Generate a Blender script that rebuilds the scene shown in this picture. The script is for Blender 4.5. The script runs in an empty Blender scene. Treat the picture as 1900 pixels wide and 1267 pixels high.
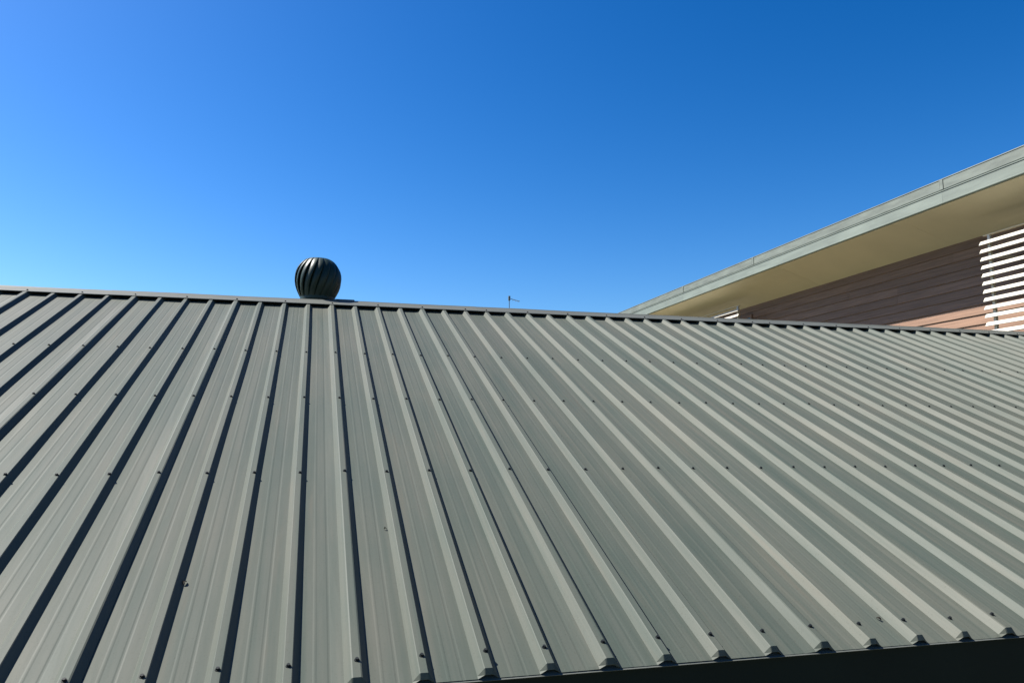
import bpy, bmesh, math, random
from mathutils import Vector, Matrix
random.seed(7)
S = bpy.context.scene
COL = S.collection
Z0 = 4.7                                   # ground is z = 0, the front edge of the ridge cap is z = Z0

# ------------------------------------------------------------------ camera
cd = bpy.data.cameras.new('camera'); cam = bpy.data.objects.new('camera', cd); COL.objects.link(cam)
cd.sensor_width = 36.0; cd.sensor_fit = 'HORIZONTAL'; cd.lens = 1418.67 / 1900 * 36
cd.clip_start = 0.05; cd.clip_end = 5000
cam.location = (2.2373, -6.8402, -1.1918 + Z0)
cam.rotation_euler = (math.pi / 2 + 0.1297, 0, -0.2583)
S.camera = cam

# ------------------------------------------------------------------ light
SUN = Vector((-1.0, 0.50, 1.44)).normalized()
elev = math.asin(SUN.z); azim = math.atan2(SUN.x, SUN.y)          # azimuth from +y towards +x
w = bpy.data.worlds.new('World'); S.world = w; w.use_nodes = True
nt = w.node_tree
sky = nt.nodes.new('ShaderNodeTexSky'); sky.sky_type = 'NISHITA'; sky.sun_disc = False
sky.sun_elevation = elev; sky.sun_rotation = azim
sky.altitude = 0; sky.air_density = 1.0; sky.dust_density = 0.8; sky.ozone_density = 3.0
bg = nt.nodes['Background']; bg.inputs[1].default_value = 0.055
hsv = nt.nodes.new('ShaderNodeHueSaturation'); hsv.inputs['Saturation'].default_value = 1.24   # the camera's vivid, contrasty rendering of the blue
hsv.inputs['Hue'].default_value = 0.502; hsv.inputs['Value'].default_value = 0.57
gam = nt.nodes.new('ShaderNodeGamma'); gam.inputs['Gamma'].default_value = 1.41
nt.links.new(sky.outputs[0], gam.inputs['Color']); nt.links.new(gam.outputs[0], hsv.inputs['Color']); nt.links.new(hsv.outputs[0], bg.inputs[0])
sl = bpy.data.lights.new('sun', 'SUN'); sl.energy = 5.0; sl.angle = math.radians(0.5); sl.color = (1.0, 0.955, 0.88)
so = bpy.data.objects.new('sun', sl); COL.objects.link(so); so.location = (-10, 5, 20)
so.rotation_euler = SUN.to_track_quat('Z', 'Y').to_euler()
S.view_settings.view_transform = 'Standard'; S.view_settings.look = 'None'
S.view_settings.exposure = 1.45; S.view_settings.gamma = 1.0; S.view_settings.use_curve_mapping = False
S.render.engine = 'CYCLES'
S.render.resolution_x = 1024; S.render.resolution_y = 682

# ------------------------------------------------------------------ helpers
TH = 0.4022; CT, ST = math.cos(TH), math.sin(TH)
PITCH_K = 0.2                              # distance between ribs
def tag(o, label=None, cat=None, group=None, kind=None):
    if label: o['label'] = label
    if cat: o['category'] = cat
    if group: o['group'] = group
    if kind: o['kind'] = kind
    return o
def empty(name, loc=(0, 0, 0)):
    o = bpy.data.objects.new(name, None); COL.objects.link(o); o.location = loc; o.empty_display_size = .2
    return o
def link(name, me, mat=None, parent=None, loc=None, mtx=None):
    if mat and not me.materials: me.materials.append(mat)
    o = bpy.data.objects.new(name, me); COL.objects.link(o)
    if parent:
        o.parent = parent
    if mtx is not None: o.matrix_local = mtx
    elif loc is not None: o.location = loc
    return o
def mesh(name, V, F, smooth=False, mat=None):
    me = bpy.data.meshes.new(name); me.from_pydata([tuple(v) for v in V], [], F); me.update()
    if smooth: me.polygons.foreach_set('use_smooth', [True] * len(me.polygons))
    if mat: me.materials.append(mat)
    return me
def bm_mesh(name, bm, smooth=False, mat=None):
    bmesh.ops.recalc_face_normals(bm, faces=bm.faces)
    me = bpy.data.meshes.new(name); bm.to_mesh(me); bm.free()
    if smooth: me.polygons.foreach_set('use_smooth', [True] * len(me.polygons))
    if mat: me.materials.append(mat)
    return me
def box(bm, x0, x1, y0, y1, z0, z1, bevel=0):
    vs = [bm.verts.new((x, y, z)) for x in (x0, x1) for y in (y0, y1) for z in (z0, z1)]
    fs = []
    for q in ((0, 1, 3, 2), (4, 6, 7, 5), (0, 4, 5, 1), (2, 3, 7, 6), (0, 2, 6, 4), (1, 5, 7, 3)):
        fs.append(bm.faces.new([vs[i] for i in q]))
    if bevel:
        es = list({e for f in fs for e in f.edges})
        bmesh.ops.bevel(bm, geom=es, offset=bevel, segments=1, affect='EDGES')
def prism_y(bm, pts, y0, y1):              # polygon in x,z extruded along y
    a = [bm.verts.new((x, y0, z)) for x, z in pts]; b = [bm.verts.new((x, y1, z)) for x, z in pts]
    n = len(pts)
    bm.faces.new(a); bm.faces.new(b[::-1])
    for i in range(n): bm.faces.new((a[i], b[i], b[(i + 1) % n], a[(i + 1) % n]))
def cyl(bm, p0, p1, r0, r1=None, seg=12):
    r1 = r0 if r1 is None else r1
    p0, p1 = Vector(p0), Vector(p1); d = (p1 - p0).normalized()
    u = d.orthogonal().normalized(); v = d.cross(u)
    A = [bm.verts.new(p0 + (u * math.cos(t) + v * math.sin(t)) * r0) for t in [2 * math.pi * i / seg for i in range(seg)]]
    B = [bm.verts.new(p1 + (u * math.cos(t) + v * math.sin(t)) * r1) for t in [2 * math.pi * i / seg for i in range(seg)]]
    for i in range(seg): bm.faces.new((A[i], A[(i + 1) % seg], B[(i + 1) % seg], B[i]))
    bm.faces.new(A[::-1]); bm.faces.new(B)
def lathe(bm, prof, seg=32, cx=0, cy=0):
    rings = []
    for r, z in prof:
        rings.append([bm.verts.new((cx + r * math.cos(2 * math.pi * i / seg), cy + r * math.sin(2 * math.pi * i / seg), z)) for i in range(seg)])
    for a, b in zip(rings, rings[1:]):
        for i in range(seg): bm.faces.new((a[i], a[(i + 1) % seg], b[(i + 1) % seg], b[i]))
    bm.faces.new(rings[0][::-1]); bm.faces.new(rings[-1])

# ------------------------------------------------------------------ materials
def material(name, col, rough=.5, spec=.5, metal=0.0, var=0.12, scale=(1, 1, 1), nscale=4.0, bump=0.0, bscale=60, col2=None, obrand=0.0, rvar=0.0):
    m = bpy.data.materials.new(name); m.use_nodes = True
    t = m.node_tree; N = t.nodes; L = t.links; b = N['Principled BSDF']
    b.inputs['Roughness'].default_value = rough; b.inputs['Specular IOR Level'].default_value = spec; b.inputs['Metallic'].default_value = metal
    tc = N.new('ShaderNodeTexCoord'); mp = N.new('ShaderNodeMapping'); mp.inputs['Scale'].default_value = scale
    oi = N.new('ShaderNodeObjectInfo'); ad = N.new('ShaderNodeVectorMath'); ad.operation = 'MULTIPLY_ADD'
    ad.inputs[1].default_value = (37.0, 19.0, 53.0)
    rv = N.new('ShaderNodeCombineXYZ')
    for i in range(3): L.new(oi.outputs['Random'], rv.inputs[i])
    L.new(tc.outputs['Object'], mp.inputs[0]); L.new(rv.outputs[0], ad.inputs[0]); L.new(mp.outputs[0], ad.inputs[2])
    n1 = N.new('ShaderNodeTexNoise'); n1.inputs['Scale'].default_value = nscale; n1.inputs['Detail'].default_value = 5; n1.inputs['Roughness'].default_value = .6
    L.new(ad.outputs[0], n1.inputs['Vector'])
    r = N.new('ShaderNodeValToRGB'); r.color_ramp.elements[0].position = .3; r.color_ramp.elements[1].position = .7
    c = Vector(col[:3]); c2 = Vector(col2[:3]) if col2 else c * (1 + var); c1 = c * (1 - var)
    r.color_ramp.elements[0].color = (*c1, 1); r.color_ramp.elements[1].color = (*c2, 1)
    L.new(n1.outputs['Fac'], r.inputs[0]); out = r.outputs[0]
    if obrand:
        mr = N.new('ShaderNodeMapRange'); mr.inputs['To Min'].default_value = 1 - obrand; mr.inputs['To Max'].default_value = 1 + obrand
        L.new(oi.outputs['Random'], mr.inputs['Value'])
        hs = N.new('ShaderNodeHueSaturation'); L.new(mr.outputs[0], hs.inputs['Value']); L.new(out, hs.inputs['Color']); out = hs.outputs[0]
    L.new(out, b.inputs['Base Color'])
    if rvar:
        mr2 = N.new('ShaderNodeMapRange'); mr2.inputs['To Min'].default_value = rough - rvar; mr2.inputs['To Max'].default_value = rough + rvar
        L.new(n1.outputs['Fac'], mr2.inputs['Value']); L.new(mr2.outputs[0], b.inputs['Roughness'])
    if bump:
        n2 = N.new('ShaderNodeTexNoise'); n2.inputs['Scale'].default_value = bscale; n2.inputs['Detail'].default_value = 4
        L.new(ad.outputs[0], n2.inputs['Vector'])
        bp = N.new('ShaderNodeBump'); bp.inputs['Strength'].default_value = bump; bp.inputs['Distance'].default_value = .01
        L.new(n2.outputs['Fac'], bp.inputs['Height']); L.new(bp.outputs[0], b.inputs['Normal'])
    return m

def roof_material():
    m = bpy.data.materials.new('painted_roof_steel'); m.use_nodes = True
    t = m.node_tree; N = t.nodes; L = t.links; b = N['Principled BSDF']
    b.inputs['Specular IOR Level'].default_value = .17
    tc = N.new('ShaderNodeTexCoord'); oi = N.new('ShaderNodeObjectInfo')
    rv = N.new('ShaderNodeCombineXYZ')
    for i in range(3): L.new(oi.outputs['Random'], rv.inputs[i])
    def coords(scale):
        mp = N.new('ShaderNodeMapping'); mp.inputs['Scale'].default_value = scale; L.new(tc.outputs['Object'], mp.inputs[0])
        ad = N.new('ShaderNodeVectorMath'); ad.operation = 'MULTIPLY_ADD'; ad.inputs[1].default_value = (41, 23, 67)
        L.new(rv.outputs[0], ad.inputs[0]); L.new(mp.outputs[0], ad.inputs[2]); return ad.outputs[0]
    def noise(scale, s, det=5, rough=.6):
        n = N.new('ShaderNodeTexNoise'); n.inputs['Scale'].default_value = s; n.inputs['Detail'].default_value = det; n.inputs['Roughness'].default_value = rough
        L.new(coords(scale), n.inputs['Vector']); return n.outputs['Fac']
    def ramp(src, a, bb, ca, cb):
        r = N.new('ShaderNodeValToRGB'); r.color_ramp.elements[0].position = a; r.color_ramp.elements[1].position = bb
        r.color_ramp.elements[0].color = (*ca, 1); r.color_ramp.elements[1].color = (*cb, 1); L.new(src, r.inputs[0]); return r.outputs[0]
    def mix(kind, fac, a, bb):
        x = N.new('ShaderNodeMix'); x.data_type = 'RGBA'; x.blend_type = kind
        x.inputs[0].default_value = fac if not hasattr(fac, 'links') else 0
        if hasattr(fac, 'links'): L.new(fac, x.inputs[0])
        L.new(a, x.inputs[6]); L.new(bb, x.inputs[7]); return x.outputs[2]
    # paint, faded along the slope in streaks, patches of dust, fine speckle
    streak = ramp(noise((30, .55, 30), 1.0), .32, .68, (.050, .060, .051), (.069, .074, .063))
    patch = ramp(noise((2.2, .8, 2.2), 1.0), .35, .65, (.86, .93, .90), (1.09, 1.05, 1.0))
    c = mix('MULTIPLY', 1.0, streak, patch)
    speck = ramp(noise((1, 1, 1), 130.0, 2), .30, .40, (.80, .79, .76), (1, 1, 1))
    c = mix('MULTIPLY', .7, c, speck)
    stain = noise((14, .9, 14), 1.0, 3)
    sm = N.new('ShaderNodeMapRange'); sm.inputs['From Min'].default_value = .60; sm.inputs['From Max'].default_value = .78; sm.inputs['To Max'].default_value = .38
    L.new(stain, sm.inputs['Value'])
    rust = N.new('ShaderNodeRGB'); rust.outputs[0].default_value = (.092, .080, .060, 1)
    c = mix('MIX', sm.outputs[0], c, rust.outputs[0])
    mr = N.new('ShaderNodeMapRange'); mr.inputs['To Min'].default_value = .93; mr.inputs['To Max'].default_value = 1.07
    L.new(oi.outputs['Random'], mr.inputs['Value'])
    hs = N.new('ShaderNodeHueSaturation'); L.new(mr.outputs[0], hs.inputs['Value']); L.new(c, hs.inputs['Color'])
    L.new(hs.outputs[0], b.inputs['Base Color'])
    rr = N.new('ShaderNodeMapRange'); rr.inputs['To Min'].default_value = .50; rr.inputs['To Max'].default_value = .68
    L.new(noise((8, 1.2, 8), 1.0), rr.inputs['Value']); L.new(rr.outputs[0], b.inputs['Roughness'])
    bp = N.new('ShaderNodeBump'); bp.inputs['Strength'].default_value = .35; bp.inputs['Distance'].default_value = .004
    L.new(noise((9, 2.0, 9), 1.0, 3), bp.inputs['Height'])
    bp2 = N.new('ShaderNodeBump'); bp2.inputs['Strength'].default_value = .12; bp2.inputs['Distance'].default_value = .001
    L.new(noise((1, 1, 1), 220.0, 2), bp2.inputs['Height']); L.new(bp.outputs[0], bp2.inputs['Normal'])
    L.new(bp2.outputs[0], b.inputs['Normal'])
    return m
M_ROOF = roof_material()
M_CAP = material('painted_cap_steel', (.072, .078, .069), .6, .25, var=.10, scale=(2, 6, 6), nscale=2, bump=.15, bscale=4, obrand=.06)
M_SCREW = material('dark_screw', (.006, .008, .009), .6, .2, var=.2)
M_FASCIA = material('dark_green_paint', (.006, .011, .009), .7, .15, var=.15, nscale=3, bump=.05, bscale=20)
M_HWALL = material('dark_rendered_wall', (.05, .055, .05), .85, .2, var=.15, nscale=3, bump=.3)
M_TURB = material('dark_green_turbine', (.010, .024, .018), .45, .3, var=.2, nscale=12, rvar=.08, obrand=.12)
M_FLASH = material('grey_flashing', (.07, .08, .08), .4, .5, var=.1, nscale=6)
M_BOARD = material('brown_timber_board', (.165, .098, .065), .65, .3, var=.25, scale=(6, .5, 14), nscale=2.5, bump=.35, bscale=9, obrand=.15)
M_BWALL = material('brown_wall_backing', (.05, .034, .026), .8, .2)
M_SOFFIT = material('cream_soffit_sheet', (.56, .49, .35), .6, .3, var=.05, nscale=1.2, obrand=.03)
M_FBAND = material('pale_green_fascia', (.135, .155, .132), .5, .4, var=.16, scale=(4, .6, 4), nscale=2.2, obrand=.05)
M_CAPPING = material('mottled_capping', (.115, .130, .112), .55, .35, var=.22, scale=(4, .8, 4), nscale=2.6, obrand=.05)
M_WHITE = material('white_slat_paint', (.42, .39, .33), .5, .4, var=.05, nscale=5, obrand=.03)
M_GLASS = material('dark_window_glass', (.012, .013, .014), .1, .5, var=.1)
M_POLE = material('hazy_antenna_metal', (.10, .13, .15), .6, .3)  # bluish tint puts the distance haze into the metal's colour
M_GROUND = material('dry_grass_ground', (.11, .105, .06), .95, .1, var=.35, nscale=.8, bump=.4, bscale=8)
M_RIVET = material('seam_sealant', (.09, .10, .09), .6, .3)

# ------------------------------------------------------------------ ground
g = 1500
gv = [(-g, -g, 0), (g, -g, 0), (g, g, 0), (-g, g, 0)]
tag(link('ground', mesh('ground', gv, [(0, 1, 2, 3)]), M_GROUND), 'dry grassy ground around the two buildings', 'ground', kind='structure')

# ------------------------------------------------------------------ ribbed metal roof
CAPW = 0.15; RH = 0.028
YA, ZA = CAPW * CT, CAPW * ST + Z0        # ridge apex in the plane of the rib tops
U0, NS = -2.4, 19                          # first rib, number of sheets of four ribs
U1 = U0 + NS * .8
VE = 4.828 + CAPW                          # sheet edge, measured down from the apex
house = empty('metal_roof_house', (5.2, YA, 0))
tag(house, 'low building with ribbed grey-green metal roof filling the lower half', 'house')
HX, HY = 5.2, YA
# slope frames: local x along ridge, y up the slope, z = normal; origin on the apex
def slope_mtx(back=False):
    ex = Vector((1, 0, 0)); ey = Vector((0, CT, ST)); ez = Vector((0, -ST, CT))
    if back: ex = -ex; ey = Vector((0, -CT, ST)); ez = Vector((0, ST, CT))
    m = Matrix.Identity(4)
    for i, v in enumerate((ex, ey, ez)): m.col[i][:3] = v
    return m
def rib_pts(c, lift=0.0):
    a = lift
    return [(c - .0335 - a, -RH + a), (c - .0140 - a * .7, -.0022 + a), (c - .0115, 0 + a), (c + .0115, 0 + a), (c + .0140 + a * .7, -.0022 + a), (c + .0335 + a, -RH + a)]
def pan_pts(c):                            # two low stiffening swages in the pan right of rib c
    o = []
    for q, hh in ((.33, .0005), (.665, -.0006)):
        s = c + .0335 + .133 * q
        o += [(s - .0070, -RH), (s - .0020, -RH + hh), (s + .0020, -RH + hh), (s + .0070, -RH)]
    return o
prof = []
for r in range(4): prof += rib_pts(r * .2) + pan_pts(r * .2)
prof += rib_pts(.8, .0028)
def sheet_mesh(seed):
    rnd = random.Random(seed)
    n = len(prof); seg = 14; v0 = .03; tk = .0011
    V = []; F = []
    ph = [rnd.uniform(0, 6.28) for _ in range(4)]; am = [rnd.uniform(.0004, .0016) for _ in range(4)]
    for s in range(seg + 1):
        v = v0 + (VE - .013 - v0) * s / (seg - 1) if s < seg else VE
        crush = .50 if s == seg else 1.0
        for (u, z) in prof:
            k = min(3, int((u + .0) / .2)); inpan = z < -.02
            dz = am[k] * math.sin(v * 3.1 + ph[k]) if inpan and 0 < (u % .2) else 0
            if abs(u - .8) < .05 or u < .05: dz = 0
            du = .0012 * math.sin(v * 1.7 + ph[0])
            V.append((u + (du if .05 < u < .75 else 0), -v, (z + RH) * crush - RH + dz))
    off = len(V)
    V += [(x, y, z - tk) for x, y, z in V]
    for s in range(seg):
        for i in range(n - 1):
            a = s * n + i; F.append((a, a + n, a + n + 1, a + 1)); a += off; F.append((a, a + 1, a + n + 1, a + n))
    for i in range(n - 1):
        a = seg * n + i; F.append((a, a + off, a + off + 1, a + 1)); a = i; F.append((a, a + 1, a + off + 1, a + off))
    for s in range(seg):
        a = s * n; F.append((a, a + off, a + off + n, a + n)); a = s * n + n - 1; F.append((a, a + n, a + n + off, a + off))
    return mesh('roof_sheet', V, F, mat=M_ROOF)
sheet_meshes = [sheet_mesh(i) for i in range(5)]
bm = bmesh.new()                           # roofing screw: washer and hexagonal head
cyl(bm, (0, 0, 0), (0, 0, .0022), .0088, .0078, 10); cyl(bm, (0, 0, .0020), (0, 0, .0080), .0062, .0055, 6)
screw_me = bm_mesh('screw', bm, mat=M_SCREW)
ROWS = [1.475, 2.40, 3.406, 4.7355]
for back in (False, True):
    R = slope_mtx(back)
    for i in range(NS):
        u = U0 + .8 * i
        if back: org = Vector((U1 - .8 * i - HX, YA - HY, ZA))
        else: org = Vector((u - HX, YA - HY, ZA))
        org = org + (R.to_3x3() @ Vector((0, 0, -.0002 * (i % 3))))
        sh = link('roof_sheet', sheet_meshes[(i * 3 + (2 if back else 0)) % 5], parent=house, mtx=Matrix.Translation(org) @ R)
        if not back:
            for r in range(4):
                k = round((u + .2 * r) / .2)
                if -3 <= k <= 56:
                    for v in ROWS:
                        x = .2 * r + .0035 + random.uniform(-.003, .003); y = -(v + CAPW) + random.uniform(-.006, .006)
                        o = link('screw', screw_me, parent=sh, loc=(x, y, -.0004 if r else .0024)); o.rotation_euler = (random.uniform(-.06, .06), random.uniform(-.06, .06), random.uniform(0, 1))
# ridge cap in lapped lengths
def cap_mesh(L):
    tk = .0012
    # section in the (horizontal y, z) plane around the apex
    sec = []
    for v, h in ((CAPW + .001, .0005), (CAPW, .0060), (.09, .0065), (.030, .007), (.010, .0120)):
        sec.append((-v * CT - h * ST * 1, -v * ST + h * CT))
    sec = sec + [(-y, z) for y, z in sec[::-1]]
    n = len(sec); V = []; F = []; seg = 6
    for s in range(seg + 1):
        x = L * s / seg
        dz = .0015 * math.sin(s * 2.1)
        for y, z in sec: V.append((x, y, z + (dz if abs(y) < .1 else 0)))
    off = len(V); V += [(x, y * .985, z - tk) for x, y, z in V]
    for s in range(seg):
        for i in range(n - 1):
            a = s * n + i; F.append((a, a + n, a + n + 1, a + 1)); a += off; F.append((a, a + 1, a + n + 1, a + n))
        for i in (0, n - 1):
            a = s * n + i; F.append((a, a + off, a + n + off, a + n))
    for s in (0, seg):
        for i in range(n - 1):
            a = s * n + i; F.append((a, a + 1, a + 1 + off, a + off))
    me = mesh('ridge_cap', V, F, mat=M_CAP)
    return me
CL = 3.06
cap_me = cap_mesh(CL + .06)
for i in range(5):
    cp = link('ridge_cap', cap_me, parent=house, loc=(U0 - .06 + CL * i - HX, YA - HY, ZA + (.0016 if i % 2 else 0)))
    for j in range(0, 15, 2):
        o = link('screw', screw_me, parent=cp); x = .06 + .0035 + .2 * j - (CL * i) % .2 + .2 * (1 if (CL * i) % .2 > .001 else 0)
        m = slope_mtx(); m.translation = (x, -.118 * CT - .0035 * ST, -.118 * ST + .0045 * CT + .0015); o.matrix_local = m
# front and rear fascia, walls, apron against the tall wall
def house_box(name, x0, x1, y0, y1, z0, z1, mat, bev=0):
    bm = bmesh.new(); box(bm, x0 - HX, x1 - HX, y0 - HY, y1 - HY, z0, z1, bev); return link(name, bm_mesh(name, bm, mat=mat), parent=house)
ye = -(4.828) * CT; ze = Z0 - 4.828 * ST
fz = ze - RH + .025 * ST / CT - .012
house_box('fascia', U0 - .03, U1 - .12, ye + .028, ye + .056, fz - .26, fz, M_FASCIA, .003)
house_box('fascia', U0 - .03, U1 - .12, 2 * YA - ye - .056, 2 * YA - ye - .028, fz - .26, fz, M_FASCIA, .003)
bm = bmesh.new(); box(bm, U0 - .03 - HX, U1 - .12 - HX, -VE - .007, -VE + .03, -RH - .0046, -RH - .0026)
m = slope_mtx(); m.translation = (0, YA - HY, ZA); link('eave_strip', bm_mesh('eave_strip', bm, mat=M_CAP), parent=house, mtx=m)
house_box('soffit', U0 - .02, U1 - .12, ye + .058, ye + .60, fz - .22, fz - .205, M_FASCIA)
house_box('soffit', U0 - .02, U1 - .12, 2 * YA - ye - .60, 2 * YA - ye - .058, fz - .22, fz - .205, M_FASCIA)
bm = bmesh.new()
yw0, yw1 = ye + .55 - HY, 2 * YA - ye - .55 - HY
zt = lambda y: ZA - RH - .03 - abs(y) * ST / CT
pts = [(yw0, 0), (yw0, zt(yw0)), (0, zt(0)), (yw1, zt(yw1)), (yw1, 0)]
a = [bm.verts.new((U0 + .12 - HX, y, z)) for y, z in pts]; b = [bm.verts.new((U1 - .15 - HX, y, z)) for y, z in pts]
bm.faces.new(a); bm.faces.new(b[::-1])
for i in range(5): bm.faces.new((a[i], b[i], b[(i + 1) % 5], a[(i + 1) % 5]))
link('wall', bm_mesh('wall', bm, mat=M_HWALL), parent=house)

# ------------------------------------------------------------------ tall timber-clad building on the right
XW, XF = 13.0, 11.95
BY0, BY1 = -7.0, 21.0
ZT = 2.216 + Z0; ZF = 2.585 + Z0
tall = empty('timber_clad_building', (XW, 6, 0))
tag(tall, 'tall brown weatherboard building with deep cream eave and white louvres', 'building')
TX, TY = XW, 6
def tall_part(name, bm, mat, parent=tall): return link(name, bm_mesh(name, bm, mat=mat), parent=parent)
bm = bmesh.new(); box(bm, .03, .25, BY0 - TY, BY1 - TY - .3, 0, ZT + .1); wall = tall_part('wall', bm, M_BWALL)
SPC = .165; zb = 1.066 + Z0 - SPC * 9
def board_mesh(L):
    bm = bmesh.new(); prism_y(bm, [(.0, 0), (-.026, 0), (-.029, .004), (-.005, SPC + .02), (.0, SPC + .02)], 0, L - .002); return bm_mesh('weatherboard', bm, mat=M_BOARD)
BL = 5.4; bme = board_mesh(BL)
rw = random.Random(3)
for c in range(16):
    z = zb + c * SPC; y = BY0 - rw.choice([0, 1.35, 2.7, 4.05])
    while y < BY1 - .4:
        if y + BL > -1:
            o = link('weatherboard', bme, parent=wall, loc=(.028 + rw.uniform(-.001, .001), y - TY, z))
            if y + BL > BY1 - .3: o.scale.y = (BY1 - .3 - y) / BL
        y += BL
bm = bmesh.new(); box(bm, .005, .029, BY0 - TY, BY1 - TY - .3, 0, zb); tall_part('lower_wall', bm, M_BWALL)
# soffit sheets, rising outwards
sl_len = XW - XF - .0
sl = (ZF - .012 - ZT) / (XW - XF)
def soffit_mesh(L):
    bm = bmesh.new(); x0 = -(XW - XF) + .024; x1 = .10
    prism_y(bm, [(x0, ZT - sl * x0), (x1, ZT - sl * x1), (x1, ZT - sl * x1 + .012), (x0, ZT - sl * x0 + .012)], .0015, L - .0015)
    return bm_mesh('soffit_panel', bm, mat=M_SOFFIT)
sme = soffit_mesh(3.6); y = BY0
while y < BY1 - .1:
    link('soffit_panel', sme, parent=tall, loc=(0, y - TY, random.uniform(0, .0015))); y += 3.6
SEND = y
bm = bmesh.new(); x0 = -(XW - XF) + .03; x1 = .2
prism_y(bm, [(x0, ZT - sl * x0 + .016), (x1, ZT - sl * x1 + .016), (x1, ZT - sl * x1 + .12), (x0, ZT - sl * x0 + .12)], BY0 - TY, SEND - TY)
tall_part('roof_frame', bm, M_BWALL)
bm = bmesh.new(); x0 = -(XW - XF) + .03; x1 = 7.0
prism_y(bm, [(x0, ZF + .36), (x1, ZF + .36 - .324 * (x1 - x0)), (x1, ZF + .39 - .324 * (x1 - x0)), (x0, ZF + .39)], BY0 - TY, SEND - TY)
tall_part('roof', bm, M_CAP)
# fascia in two bands: a lower gutter-like band, an upper capping band set back behind a groove
JY = [BY0, -2.6, 2.87, 8.31, 11.72, 17.2, SEND]
for i in range(len(JY) - 1):
    a, b = JY[i] - TY, JY[i + 1] - TY; xf = XF - TX
    bm = bmesh.new()
    prism_y(bm, [(xf + .022, ZF - .012), (xf + .001, ZF - .012), (xf - .012, ZF), (xf - .014, ZF + .012), (xf - .006, ZF + .018), (xf - .006, ZF + .190), (xf - .016, ZF + .196), (xf - .016, ZF + .210), (xf + .022, ZF + .210)], a + .001, b - .001)
    tall_part('fascia', bm, M_FBAND)
    bm = bmesh.new()
    prism_y(bm, [(xf + .03, ZF + .2105), (xf + .012, ZF + .2105), (xf + .010, ZF + .225), (xf + .002, ZF + .232), (xf + .002, ZF + .385), (xf - .006, ZF + .392), (xf - .004, ZF + .405), (xf + .30, ZF + .318), (xf + .30, ZF + .31), (xf + .03, ZF + .392)], a + .001, b - .001)
    cp = tall_part('roof_capping', bm, M_CAPPING)
    if i:
        bm = bmesh.new(); box(bm, xf - .009, xf + .004, a - .030, a + .030, ZF + .228, ZF + .398, .002); tall_part('joint_strap', bm, M_CAPPING, cp)
        bm = bmesh.new(); box(bm, xf - .011, xf - .0095, a + .031, a + .038, ZF + .23, ZF + .39); tall_part('sealant_line', bm, M_RIVET, cp)
# louvre screens
XL = 12.35
def louvre(y0, y1, z0, z1, label):
    xl = XL - TX; a, b = y0 - TY, y1 - TY
    bm = bmesh.new(); box(bm, xl + .05, xl + .12, a + .02, b - .02, z1 + .055, z1 + .067, .003)
    fr = tall_part('louvre_screen', bm, M_SOFFIT); fr['label'] = label
    ps = [a + .12, a + .12 + (b - a - .24) * .5, b - .12]
    for p in ps:
        bm = bmesh.new(); box(bm, xl + .055, xl + .095, p - .022, p + .022, z0, z1 + .054); tall_part('post', bm, M_WHITE, fr)
        for q in (z1 - .30, z0):
            bm = bmesh.new(); box(bm, xl + .096, .004, p - .018, p + .018, q, q + .05); tall_part('bracket', bm, M_WHITE, fr)
    # blade: shallow aerofoil, outer edge low
    bm = bmesh.new()
    prism_y(bm, [(-.006, -.034), (-.012, -.028), (.022, .030), (.060, .040), (.062, .034), (.030, .022)], a, b)
    sme = bm_mesh('slat', bm, mat=M_WHITE)
    z = z0 + .05
    while z < z1:
        link('slat', sme, parent=fr, loc=(xl + random.uniform(-.002, .002), 0, z)); z += .128
    bm = bmesh.new(); box(bm, -.012, .004, a + .45, b - .45, z0 + .05, z1 - .14); win = tall_part('window', bm, M_GLASS)
    bm = bmesh.new()
    for (p, q, r, s) in ((a + .39, b - .39, z1 - .14, z1 - .07), (a + .39, b - .39, z0 - .02, z0 + .05), (a + .39, a + .45, z0 + .05, z1 - .14), (b - .45, b - .39, z0 + .05, z1 - .14)):
        box(bm, -.03, .004, p, q, r, s)
    tall_part('window_frame', bm, M_BOARD, win)
louvre(-1.6, 2.63, .30 + Z0, 1.95 + Z0, 'white horizontal louvre screen at the right edge')
louvre(9.68, 13.8, .30 + Z0, 2.07 + Z0, 'far white louvre screen peeping over the ridge')

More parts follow.
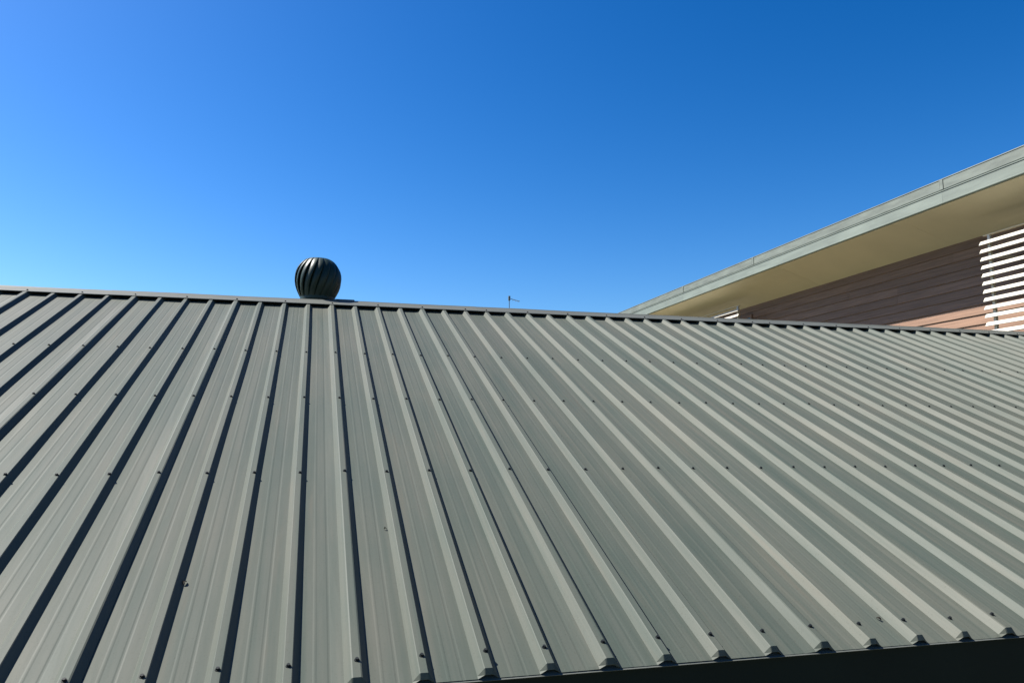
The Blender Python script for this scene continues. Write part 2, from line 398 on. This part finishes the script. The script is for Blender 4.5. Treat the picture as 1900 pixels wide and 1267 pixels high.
# ------------------------------------------------------------------ turbine ventilator
TC = Vector((2.276, .38, .122 + Z0)); RM = .209; HT = .374
turb = empty('turbine_ventilator', (TC.x, TC.y, ZA - (TC.y - YA) * ST / CT))
tag(turb, 'dark green round turbine ventilator with curved vanes behind the roof ridge', 'ventilator')
b0 = TC.z - turb.location.z
rb = RM * .745
profv = [(0.0, .745), (.05, .785), (.12, .845), (.20, .905), (.30, .96), (.40, .993), (.50, 1.0), (.60, .982), (.69, .94), (.77, .88), (.84, .80), (.90, .71), (.945, .62), (.965, .55)]
NV = 18
def vane_mesh():
    bm = bmesh.new(); wid = 2 * math.pi / NV
    rows = []
    for (h, r) in profv:
        tw = .55 * (h - .4)
        row = []
        for j, (da, dr) in enumerate(((-.66, -.20), (-.34, -.075), (.02, -.012), (.36, .022), (.46, .004))):
            k = min(1.0, .35 + 1.1 * min(h, 1 - h) * 2)
            ang = da * wid * 1.25 + tw; rr = RM * r * (1 + dr * k)
            row.append((rr * math.cos(ang), rr * math.sin(ang), b0 + h * HT))
        rows.append(row)
    for lay in (0, 1):
        g = [[bm.verts.new((x * (1 - .006 * lay), y * (1 - .006 * lay), z)) for x, y, z in r] for r in rows]
        for p, q in zip(g, g[1:]):
            for j in range(4): bm.faces.new((p[j], p[j + 1], q[j + 1], q[j]) if not lay else (p[j], q[j], q[j + 1], p[j + 1]))
        if lay == 0: g0 = g
        else:
            for p, q, r, s in zip(g0, g0[1:], g, g[1:]):
                for j in (0, 4): bm.faces.new((p[j], q[j], s[j], r[j]))
    return bm_mesh('vane', bm, mat=M_TURB, smooth=True)
vme = vane_mesh()
for i in range(NV):
    o = link('vane', vme, parent=turb); o.rotation_euler = (0, 0, -2 * math.pi * i / NV)
bm = bmesh.new(); lathe(bm, [(RM * .60, b0 + HT * .925), (RM * .60, b0 + HT * .945), (RM * .52, b0 + HT * .975), (RM * .30, b0 + HT * .995), (RM * .03, b0 + HT * 1.0)], 36)
link('top_cap', bm_mesh('top_cap', bm, mat=M_TURB), parent=turb)
bm = bmesh.new(); lathe(bm, [(RM * .755, b0 - .022), (RM * .755, b0 + .006), (RM * .70, b0 + .010), (RM * .70, b0 + .004)], 36)
link('bottom_ring', bm_mesh('bottom_ring', bm, mat=M_TURB), parent=turb)
bm = bmesh.new(); lathe(bm, [(RM * .70, -.02), (RM * .70, b0 - .003), (RM * .66, b0 - .003)], 32)
link('throat', bm_mesh('throat', bm, mat=M_TURB), parent=turb)
bm = bmesh.new(); cyl(bm, (0, 0, b0 - .003), (0, 0, b0 + HT * .95), .012, seg=10)
link('shaft', bm_mesh('shaft', bm, mat=M_TURB), parent=turb)
bm = bmesh.new(); box(bm, .16, .34, .03, .36, b0 - .040, b0 + .010, .004)
link('base_flashing', bm_mesh('base_flashing', bm, mat=M_FLASH), parent=turb)
bm = bmesh.new(); box(bm, -.105, .325, .05, .345, -.15, b0 - .041)
link('base_box', bm_mesh('base_box', bm, mat=M_TURB), parent=turb)

# ------------------------------------------------------------------ far aerial
ax, ay, az = 14.43, 40.0, 8.11 + Z0
ant = empty('aerial_mast', (ax, ay, 0)); tag(ant, 'tiny distant aerial on a thin mast beyond the ridge', 'aerial')
bm = bmesh.new(); cyl(bm, (0, 0, 0), (0, 0, az - .1), .035, .025, 10); link('mast', bm_mesh('mast', bm, mat=M_POLE), parent=ant)
bm = bmesh.new(); box(bm, -.065, .065, -.05, .05, az - .34, az - .04, .01); link('antenna_head', bm_mesh('antenna_head', bm, mat=M_POLE), parent=ant)
bm = bmesh.new(); cyl(bm, (.09, 0, az - .22), (.66, -.1, az - .38), .02, seg=8); link('boom', bm_mesh('boom', bm, mat=M_POLE), parent=ant)
for q in (.25, .45, .62):
    bm = bmesh.new(); cyl(bm, (q, -.25, az - .25 - q * .2), (q, .2, az - .25 - q * .2), .012, seg=6); link('element', bm_mesh('element', bm, mat=M_POLE), parent=ant)

# ------------------------------------------------------------------ scraps of dry leaf lying in the pans
M_LEAF = material('dry_leaf', (.012, .010, .008), .9, .2, var=.3, nscale=60)
def leaf(k, v, ln, wd, rot, label):
    V = []; F = []; n = 7
    for i in range(n):
        t = i / (n - 1); wq = wd * math.sin(math.pi * (.06 + .88 * t)) ** .8; cz = .006 * math.sin(math.pi * t)
        for j, q in enumerate((-1, -.45, 0, .45, 1)): V.append(((t - .5) * ln, q * wq * .5 + .003 * math.sin(3 * t), cz + .004 * q * q * (1 - t * .4) + .0010))
    for i in range(n - 1):
        for j in range(4): a = i * 5 + j; F.append((a, a + 1, a + 6, a + 5))
    off = len(V); V += [(x, y, z - .0006) for x, y, z in V]; F += [tuple(x + off for x in f[::-1]) for f in F]
    me = mesh('dry_leaf', V, F, smooth=True, mat=M_LEAF)
    o = link('dry_leaf', me); m = slope_mtx()
    p = Vector((k * .2, YA, ZA)) + m.to_3x3() @ Vector((0, -(v + CAPW), -RH + .0012))
    m = m @ Matrix.Rotation(rot, 4, 'Z'); m.translation = p; o.matrix_world = m
    tag(o, label, 'leaf', 'dry leaf scraps on the roof')
leaf(9.190, 4.237, .022, .012, 1.2, 'dark curled leaf scrap beside a shadowed rib at lower left')
leaf(12.785, 3.905, .012, .007, .4, 'tiny leaf speck just left of a rib near the lower middle')
leaf(21.697, 4.681, .018, .011, 2.2, 'small dark leaf scrap between two ribs near the right eave')
